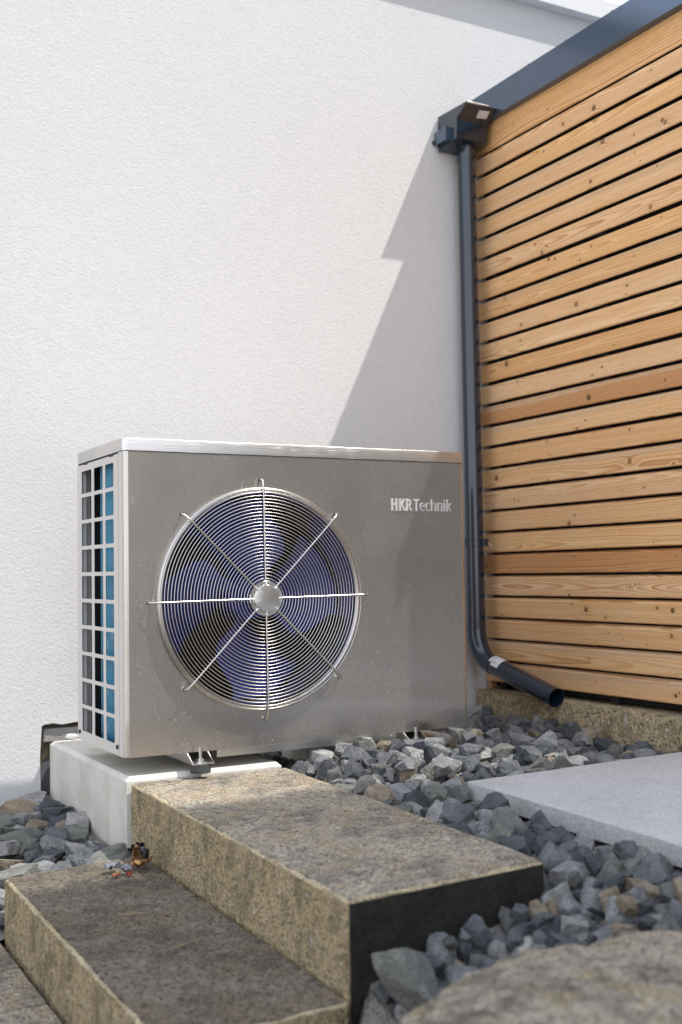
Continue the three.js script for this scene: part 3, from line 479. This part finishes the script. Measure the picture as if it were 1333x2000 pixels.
{ // soil under the stones, one sheet for each side of the steps
  const sheet = (name, x0, x1, z0, z1, n, m) => { const pos = [], idx = [], uv = []; for (let j = 0; j <= m; j++) for (let i = 0; i <= n; i++) { const x = lerp(x0, x1, i / n), z = lerp(z0, z1, j / m); pos.push(x, (name === 'gravel_bed' && x < 0.01 && z < 1.26 ? -0.45 : bedH(x, z)) - 0.012 + 0.008 * fbm(x * 30, z * 30, 2, 77), z); uv.push(x, z); } for (let j = 0; j < m; j++) for (let i = 0; i < n; i++) { const a = j * (n + 1) + i; idx.push(a, a + n + 1, a + 1, a + 1, a + n + 1, a + n + 2); } const g = new THREE.BufferGeometry(); g.setAttribute('position', new THREE.Float32BufferAttribute(pos, 3)); g.setAttribute('uv', new THREE.Float32BufferAttribute(uv, 2)); g.setIndex(idx); g.computeVertexNormals(); return g; };
  struct('gravel_bed', sheet('gravel_bed', -0.28, 1.7, -0.79, 2.6, 105, 180), mGrit);
  struct('gravel_bank', sheet('gravel_bank', -1.6, -0.0015, -0.79, 0.16, 80, 50), mGrit);
}
function clipPoly(faces, n, c) {                                // keep n.p <= c of a convex solid given as polygons
  const out = [], cap = [];
  for (const f of faces) {
    const g = []; for (let i = 0; i < f.length; i++) { const p = f[i], q = f[(i + 1) % f.length], a = n.dot(p) - c, b = n.dot(q) - c; if (a <= 0) g.push(p); if ((a < 0 && b > 0) || (a > 0 && b < 0)) { const x = p.clone().lerp(q, a / (a - b)); g.push(x); cap.push(x); } }
    if (g.length > 2) out.push(g);
  }
  if (cap.length > 2) { const m = cap.reduce((s, p) => s.add(p), V3(0, 0, 0)).divideScalar(cap.length), u = cap[0].clone().sub(m).normalize(), w = n.clone().cross(u); const l = cap.map(p => [Math.atan2(p.clone().sub(m).dot(w), p.clone().sub(m).dot(u)), p]).sort((a, b) => a[0] - b[0]); out.push(l.map(a => a[1]).filter((p, i, t) => i === 0 || p.distanceTo(t[i - 1]) > 1e-4)); }
  return out;
}
function stoneGeo(seed, cuts, flat) {                         // block split along random planes, arrises slightly broken
  const r = rng(seed), B = V3(1, flat, 0.62 + 0.3 * r()), v = (a, b, c) => V3(a * B.x, b * B.y, c * B.z);
  let F = [[v(-1, -1, -1), v(-1, -1, 1), v(-1, 1, 1), v(-1, 1, -1)], [v(1, -1, -1), v(1, 1, -1), v(1, 1, 1), v(1, -1, 1)], [v(-1, -1, -1), v(1, -1, -1), v(1, -1, 1), v(-1, -1, 1)], [v(-1, 1, -1), v(-1, 1, 1), v(1, 1, 1), v(1, 1, -1)], [v(-1, -1, -1), v(-1, 1, -1), v(1, 1, -1), v(1, -1, -1)], [v(-1, -1, 1), v(1, -1, 1), v(1, 1, 1), v(-1, 1, 1)]];
  for (let k = 0; k < cuts; k++) { const n = V3(r() * 2 - 1, r() * 2 - 1, r() * 2 - 1).normalize(), e = Math.hypot(n.x * B.x, n.y * B.y, n.z * B.z); F = clipPoly(F, n, e * (0.66 + 0.26 * r())); }
  const pts = []; for (const f of F) { const m = f.reduce((s, p) => s.add(p), V3(0, 0, 0)).divideScalar(f.length); for (const p of f) { const d = p.distanceTo(m); if (d > 1e-3) pts.push(p.clone().lerp(m, Math.min(0.5, 0.045 / d)).add(V3(r() - 0.5, r() - 0.5, r() - 0.5).multiplyScalar(0.02))); } }
  const g = new ConvexGeometry(pts); g.computeBoundingBox(); const s = V3(), c = V3(); g.boundingBox.getSize(s); g.boundingBox.getCenter(c); g.translate(-c.x, -c.y, -c.z); g.scale(1 / s.x, 1 / s.x, 1 / s.x);
  let P = Array.from(g.attributes.position.array);
  for (let lv = 0; lv < 2; lv++) { const o = []; for (let i = 0; i < P.length; i += 9) { const a = P.slice(i, i + 3), b = P.slice(i + 3, i + 6), c2 = P.slice(i + 6, i + 9), m = (u, w) => [(u[0] + w[0]) / 2, (u[1] + w[1]) / 2, (u[2] + w[2]) / 2], ab = m(a, b), bc = m(b, c2), ca = m(c2, a); o.push(...a, ...ab, ...ca, ...ab, ...b, ...bc, ...ca, ...bc, ...c2, ...ab, ...bc, ...ca); } P = o; }
  for (let i = 0; i < P.length; i += 3) { const [x, y, z] = [P[i], P[i + 1], P[i + 2]], k = 1 + 0.10 * (noise3(x * 5 + seed, y * 5, z * 5, seed) - 0.5) + 0.10 * (noise3(x * 13, y * 13 + seed, z * 13, seed + 2) - 0.5); P[i] *= k; P[i + 1] *= k; P[i + 2] *= k; }
  let h = new THREE.BufferGeometry(); h.setAttribute('position', new THREE.Float32BufferAttribute(P, 3)); h = toCreasedNormals(h, 0.36);
  boxUV(h); const uv = h.attributes.uv; for (let i = 0; i < uv.count; i++) uv.setXY(i, uv.getX(i) * 0.55 + seed * 0.13, uv.getY(i) * 0.55); return h;
}
const chunks = []; for (let k = 0; k < 26; k++) chunks.push(stoneGeo(900 + k * 7, 7 + (k % 6), 0.5 + 0.32 * ((k * 5) % 7) / 7));
const slivers = []; for (let k = 0; k < 12; k++) slivers.push(stoneGeo(1900 + k * 7, 6 + (k % 5), 0.3 + 0.16 * ((k * 3) % 5) / 5));
for (const g of chunks) g.computeBoundingBox(); for (const g of slivers) g.computeBoundingBox();
const camInv = camera.matrixWorldInverse.copy(camera.matrixWorld).invert(); camera.updateProjectionMatrix();
const toPix = (x, y, z) => { const v = V3(x, y, z).project(camera); return [(v.x * 0.5 + 0.5) * 1333, (0.5 - v.y * 0.5) * 2000]; };
// drop stones one after another on a height grid so that they bed into one another
const GX0 = -1.0, GZ0 = -0.8, CELL = 0.008, GN = 350, GM = 340, grid = new Float32Array(GN * GM);
for (let j = 0; j < GM; j++) for (let i = 0; i < GN; i++) { const x = GX0 + i * CELL, z = GZ0 + j * CELL, p = padAt(x, z); grid[j * GN + i] = p === null ? bedH(x, z) - 0.012 : p; }
const gi = (x, z) => { const i = Math.round((x - GX0) / CELL), j = Math.round((z - GZ0) / CELL); return i < 0 || j < 0 || i >= GN || j >= GM ? -1 : j * GN + i; };
const stones = [];
function drop(x, z, size, geoSet, r, tilt, yawBase, yawVar, sink) {
  const gidx = Math.floor(r() * geoSet.length), geo = geoSet[gidx], b = geo.boundingBox, sy = (b.max.y - b.min.y) * size, sz = (b.max.z - b.min.z) * size;
  const q = new THREE.Quaternion().setFromEuler(new THREE.Euler((r() - 0.5) * tilt, yawBase + (r() - 0.5) * yawVar, (r() - 0.5) * tilt));
  const yaw = new THREE.Euler().setFromQuaternion(q, 'YXZ').y, c = Math.cos(yaw), s = Math.sin(yaw), rx = size * 0.5, rz = sz * 0.5;
  let hs = [], blocked = false; const R = Math.ceil(rx / CELL);
  for (let a = -R; a <= R; a++) for (let e = -R; e <= R; e++) {
    const dx = a * CELL, dz = e * CELL, lx = (dx * c - dz * s) / rx, lz = (dx * s + dz * c) / rz, d = lx * lx + lz * lz; if (d > 1) continue;
    const k = gi(x + dx, z + dz); if (k < 0) continue; const p = padAt(x + dx, z + dz); if (p !== null && d < (p === -0.060 ? 0.97 : 0.5) && p > bedH(x, z) + 0.05) blocked = true;
    hs.push([k, d, grid[k]]);
  }
  if (blocked || !hs.length) return null;
  const lip = x > 0.45 && x < 1.1 && z < 0.06;
  hs.sort((p, t) => p[2] - t[2]); const rest = hs[Math.floor(hs.length * 0.5)][2], y = rest + sy * (0.5 - sink); if (lip && y + size * 0.42 > 0.012) return null;
  for (const [k, d] of hs) grid[k] = Math.max(grid[k], y + sy * 0.46 * Math.sqrt(Math.max(0, 1 - d)) - sy * 0.04);
  const st = { geo, q, x, y, z, size, tone: 0 }; stones.push(st); return st;
}
{
  const r = rng(31), tone = () => { const t = r(); return t < 0.26 ? 0 : t < 0.48 ? 1 : t < 0.66 ? 2 : t < 0.83 ? 3 : t < 0.93 ? 4 : 5; };
  const fill = (x0, x1, z0, z1, pitch, s0, s1, geoSet, tilt, sink, layer, zone, yb = 0, yv = 6.3) => {
    const nx = Math.ceil((x1 - x0) / pitch), nz = Math.ceil((z1 - z0) / pitch), cells = []; for (let j = 0; j < nz; j++) for (let i = 0; i < nx; i++) cells.push([i, j, r()]);
    cells.sort((a, b) => a[2] - b[2]);
    for (const [i, j] of cells) {
      const x = x0 + (i + 0.5 + (r() - 0.5) * 0.8) * pitch, z = z0 + (j + 0.5 + (r() - 0.5) * 0.8) * pitch, pd = padAt(x, z), keep = r();
      if (pd !== null || z < WALLZ + 0.03) continue;
      if (x > 0.02 && x < 1.08 && z < -0.05 && !(x > 0.46 && x < 0.69)) continue;
      const s = drop(x, z, lerp(s0, s1, Math.pow(r(), 1.4)), geoSet, r, tilt, yb, yv, sink); if (s) { s.tone = tone(); s.layer = layer; s.zone = zone; }
    }
  };
  fill(0.02, 1.69, -0.78, 2.2, 0.040, 0.035, 0.06, chunks, 1.2, 0.25, 0, 'bed');
  fill(0.02, 1.69, -0.78, 2.2, 0.056, 0.045, 0.095, chunks, 1.0, 0.26, 1, 'bed');
  fill(0.03, 0.46, 1.24, 1.5, 0.036, 0.028, 0.05, chunks, 1.1, 0.22, 1, 'bed');
  fill(0.50, 1.15, -0.02, 0.30, 0.08, 0.05, 0.09, chunks, 1.1, 0.2, 1, 'bed');
  // the bank at the left: long split pieces lying down the slope
  fill(-1.0, -0.02, -0.77, 0.14, 0.045, 0.03, 0.055, slivers, 0.7, 0.3, 0, 'bank');
  fill(-1.0, -0.03, -0.77, 0.13, 0.066, 0.075, 0.125, slivers, 0.8, 0.27, 1, 'bank', 0.75, 1.0);
  // loose stones lying on the right slab and at the riser
  for (const [x, z, s] of [[0.735, 0.012, 0.075], [0.80, 0.035, 0.06], [0.84, 0.085, 0.085], [0.975, 0.03, 0.05], [0.78, -0.03, 0.032], [1.02, 0.045, 0.07], [0.70, 0.05, 0.07], [0.92, 0.075, 0.06], [0.76, 0.05, 0.055], [0.99, 0.09, 0.06], [0.66, 0.0, 0.075], [0.61, -0.03, 0.07], [1.09, 0.03, 0.075]]) { const st = drop(x, z, s, chunks, r, 0.9, 0, 6.3, 0.06); if (st) { st.tone = tone(); st.layer = 1; st.zone = 'slab'; } }
  const lean = drop(0.055, 1.318, 0.115, [chunks[4]], rng(3), 0.6, 0.9, 0.2, 0.1); if (lean) { lean.tone = 2; lean.layer = 2; lean.label = 'largest grey stone leaning at the front corner of the upper step'; }
  const lean2 = drop(0.115, 1.40, 0.095, [chunks[11]], rng(4), 0.5, 1.4, 0.2, 0.15); if (lean2) { lean2.tone = 0; lean2.layer = 2; lean2.label = 'blue grey stone lying beside the boulder and the step corner'; }
}
// the largest in view as single stones, all others as one mass
{
  for (const s of stones) { const [px, py] = toPix(s.x, s.y, s.z), dist = Math.hypot(s.x - camera.position.x, s.y - camera.position.y, s.z - camera.position.z); s.top = grid[Math.max(0, gi(s.x, s.z))] - s.y < s.size * 0.55; s.seen = px > -20 && px < 1360 && py > 1380 && py < 2010; s.score = (s.label ? 9 : 0) + (s.seen && s.layer > 0 && s.top ? s.size / dist : -1); }
  stones.sort((a, b) => b.score - a.score);
  const words = ['blue grey', 'light grey', 'greenish grey', 'dark slate grey', 'pale grey', 'tan'], rest = [], kinds = {};
  stones.forEach((s, i) => {
    if (i < 292 && s.score > 0) {
      const o = part(numbered('crushed_stone'), s.geo, mStones[s.tone], scene); o.position.set(s.x, s.y, s.z); o.quaternion.copy(s.q); o.scale.setScalar(s.size);
      const where = s.zone === 'bank' ? 'on the left bank' : s.x > 1.16 && s.z < 0.2 ? 'by the wooden wall' : s.z < 0.45 ? 'in front of the steel unit' : s.z < 1.1 ? 'between step and paving slab' : 'in the bed by the boulder';
      const size = s.size > 0.085 ? 'big ' : s.size > 0.06 ? '' : 'small ', key = `${size}${words[s.tone]} stones ${where}`;
      tag(o, s.label || key, 'stone'); if (!s.label) { o.userData.group = key; (kinds[key] ||= []).push([toPix(s.x, s.y, s.z)[0], o]); }
    } else if (s.x < 1.75 && s.z < 2.2) rest.push(s);
  });
  const ord = ['first', 'second', 'third', 'fourth', 'fifth', 'sixth', 'seventh', 'eighth', 'ninth', 'tenth', 'eleventh', 'twelfth', 'thirteenth', 'fourteenth', 'fifteenth', 'sixteenth', 'seventeenth', 'eighteenth', 'nineteenth', 'twentieth', 'last'];
  for (const [key, l] of Object.entries(kinds)) { l.sort((a, b) => a[0] - b[0]); l.forEach(([, o], i) => { o.userData.label = l.length === 1 ? `only one of the ${key}` : i === l.length - 1 ? `rightmost of the ${key}` : i === 0 ? `leftmost of the ${key}` : `${ord[Math.min(i, 20)]} from left of the ${key}`; }); }
  const byGeo = new Map(); for (const s of rest) { const k = s.geo.uuid + s.tone; if (!byGeo.has(k)) byGeo.set(k, []); byGeo.get(k).push(s); }
  const grp = new THREE.Group(); grp.name = 'gravel'; grp.userData = { kind: 'stuff', label: 'small broken grey stones filling the beds around the steps', category: 'gravel' }; scene.add(grp);
  const m4 = new THREE.Matrix4();
  for (const list of byGeo.values()) { const im = new THREE.InstancedMesh(list[0].geo, mStones[list[0].tone], list.length); im.name = 'gravel_stones'; im.userData.kind = 'stuff'; im.castShadow = im.receiveShadow = true; list.forEach((s, i) => im.setMatrixAt(i, m4.compose(V3(s.x, s.y, s.z), s.q, V3(s.size, s.size, s.size)))); grp.add(im); }
}
// ---------------------------------------------------------------- boulder in the foreground
{
  const g = new THREE.IcosahedronGeometry(1, 60), p = g.attributes.position, v = V3();
  for (let i = 0; i < p.count; i++) {
    v.fromBufferAttribute(p, i).normalize(); const sx = Math.sign(v.x) * Math.pow(Math.abs(v.x), 0.85), sy = Math.sign(v.y) * Math.pow(Math.abs(v.y), 0.75), sz = Math.sign(v.z) * Math.pow(Math.abs(v.z), 0.85);
    const n = 1 + 0.22 * (noise3(v.x * 2.2 + 3, v.y * 2.2, v.z * 2.2, 1) - 0.5) + 0.12 * (noise3(v.x * 6, v.y * 6 + 2, v.z * 6, 2) - 0.5) + 0.06 * (noise3(v.x * 17, v.y * 17, v.z * 17, 3) - 0.5) + 0.035 * (noise3(v.x * 45, v.y * 45, v.z * 45, 4) - 0.5) + 0.016 * (noise3(v.x * 110, v.y * 110, v.z * 110, 6) - 0.5);
    p.setXYZ(i, sx * n * 0.62, sy * n * 0.185, sz * n * 0.36);
  }
  const gm = mergeVertices(g.deleteAttribute('uv').deleteAttribute('normal'), 1e-5); gm.computeVertexNormals(); boxUV(gm);
  const bc = concreteTex(57, [0.40, 0.345, 0.265], [0.13, 0.115, 0.09], [0.40, 0.32, 0.17], 1500, 512);
  const o = part('boulder', gm, mat({ map: rep(bc.col, 2.2), bumpMap: rep(bc.bump, 2.2), bumpScale: 0.03, roughness: 0.95 }), scene);
  o.position.set(0.07, -0.232, 1.86); o.rotation.set(0.02, 0.55, -0.05); tag(o, 'big rough brown grey boulder in the near right corner', 'boulder');
}
// ---------------------------------------------------------------- dead leaves and small litter
{
  const r = rng(88);
  const leafGeo = (seed, L, Wd, curl, roll) => { const q = rng(seed), n = 12, pos = [], idx = []; for (let side = 0; side < 2; side++) for (let i = 0; i <= n; i++) for (let j = 0; j <= 6; j++) { const t = i / n, w = Math.sin(Math.PI * Math.pow(t, 0.8)) * Wd * (1 + 0.3 * Math.sin(i * 2.3 + seed)), s = (j / 6 - 0.5) * w; const a = curl * (t - 0.5), bb = roll * (j / 6 - 0.5); pos.push(Math.sin(a) / (curl || 1) * L, (1 - Math.cos(a)) / (curl || 1) * L + Math.abs(Math.sin(bb)) * w * 0.5 + 0.004 * Math.sin(i * 1.7 + j * 2 + seed) - side * 0.0007, s * Math.cos(bb)); }
    const N = (n + 1) * 7; for (let i = 0; i < n; i++) for (let j = 0; j < 6; j++) { const a = i * 7 + j; idx.push(a, a + 1, a + 7, a + 1, a + 8, a + 7, N + a, N + a + 7, N + a + 1, N + a + 1, N + a + 7, N + a + 8); } const g = new THREE.BufferGeometry(); g.setAttribute('position', new THREE.Float32BufferAttribute(pos, 3)); g.setIndex(idx); g.computeVertexNormals(); boxUV(g); const uv = g.attributes.uv; for (let i = 0; i < uv.count; i++) uv.setXY(i, uv.getX(i) * 8, uv.getY(i) * 8); return g; };
  const mk = c => mat({ color: rgb(...c), map: stoneCol, roughness: 0.6, side: THREE.DoubleSide });
  const brown = mk([0.36, 0.19, 0.07]), black = mk([0.035, 0.035, 0.04]), grey = mk([0.22, 0.24, 0.28]), red = mk([0.5, 0.09, 0.05]);
  const leaf = (label, seed, L, Wd, curl, roll, m, x, y, z, e) => { const o = part(numbered('dead_leaf'), leafGeo(seed, L, Wd, curl, roll), m, scene); o.position.set(x, y, z); o.rotation.set(...e); tag(o, label, 'leaf', 'dead leaves on the lower step'); };
  leaf('curled brown leaf standing upright against the step riser', 1, 0.07, 0.045, 2.2, 1.6, brown, -0.058, -0.190, 0.245, [0.5, 1.9, 1.2]);
  leaf('black shrivelled leaf lying behind the brown leaf', 2, 0.06, 0.05, 2.6, 2.0, black, -0.040, -0.186, 0.225, [0.9, 0.4, 0.6]);
  leaf('black crumpled leaf in front of the step riser', 3, 0.06, 0.04, 2.4, 2.2, black, -0.040, -0.196, 0.275, [-0.6, 1.0, -0.3]);
  leaf('grey dry leaf lying flat in the sun patch', 4, 0.055, 0.032, 1.4, 1.4, grey, -0.115, -0.211, 0.262, [0.1, 0.5, 0.1]);
  leaf('small grey curled leaf nearest the light patch', 5, 0.04, 0.03, 1.6, 1.5, grey, -0.098, -0.212, 0.295, [0.2, 2.2, 0.15]);
  leaf('brown flat leaf at the bottom of the heap', 6, 0.06, 0.03, 1.2, 1.2, brown, -0.052, -0.207, 0.285, [0.05, 0.2, 0.1]);
  leaf('small red leaf scrap on the lower step', 7, 0.026, 0.012, 1.8, 0.8, red, -0.095, -0.2155, 0.325, [0.1, 0.7, 0]);
  leaf('small orange leaf scrap beside the red scrap', 8, 0.026, 0.014, 1.2, 0.8, mk([0.55, 0.22, 0.1]), -0.125, -0.216, 0.315, [0.05, 0.3, 0]);
  for (const [x, y, z, yaw, len, lab] of [[-0.19, -0.2175, 0.62, 2.7, 0.05, 'pale dry stalk lying on the lower step'], [-0.16, -0.2175, 0.86, 0.35, 0.07, 'thin brown twig lying on the lower step']]) { const o = part(numbered('dry_stalk'), tube([[-len / 2, 0, 0], [-len / 6, 0.001, 0.003], [len / 5, 0.0005, -0.002], [len / 2, 0.001, 0.002]], 0.0012, 12, 6), mk([0.45, 0.36, 0.2]), scene); o.position.set(x, y, z); o.rotation.y = yaw; tag(o, lab, 'twig'); }
}
// ---------------------------------------------------------------- unseen house block added behind the camera, its roof edge set to shade the foreground
{
  const L = 12, z = 0.37 + L * SUN.z, y = -0.062 + L * SUN.y, nb = thing('added_shade_house', 'added taupe house block behind the viewer that shades the foreground', 'house', [0, 0, 0]);
  const mT = mat({ color: rgb(0.30, 0.28, 0.245), bumpMap: rep(stuccoBump, 0.9), bumpScale: 0.004, roughness: 0.95 }), mGl = mat({ color: rgb(0.02, 0.025, 0.03), roughness: 0.08 });
  part('wall', box(1.9, 11.6, -0.5, y - 0.25, z + 0.35, z + 9), mT, nb);
  part('roof', box(1.7, 11.8, y - 0.249, y, z, z + 9.3), mFascia, nb);
  for (let k = 0; k < 2; k++) for (let s = 0; s < 3; s++) { const f = part('window', bevelBox(4.5 + k * 3, 5.9 + k * 3, 0.9 + s * 3, 2.3 + s * 3, z + 0.29, z + 0.349, 0.01, 1), mCapWhite, nb); part('pane', box(4.58 + k * 3, 5.82 + k * 3, 0.98 + s * 3, 2.22 + s * 3, z + 0.275, z + 0.289), mGl, f); }
}
renderer.render(scene, camera);
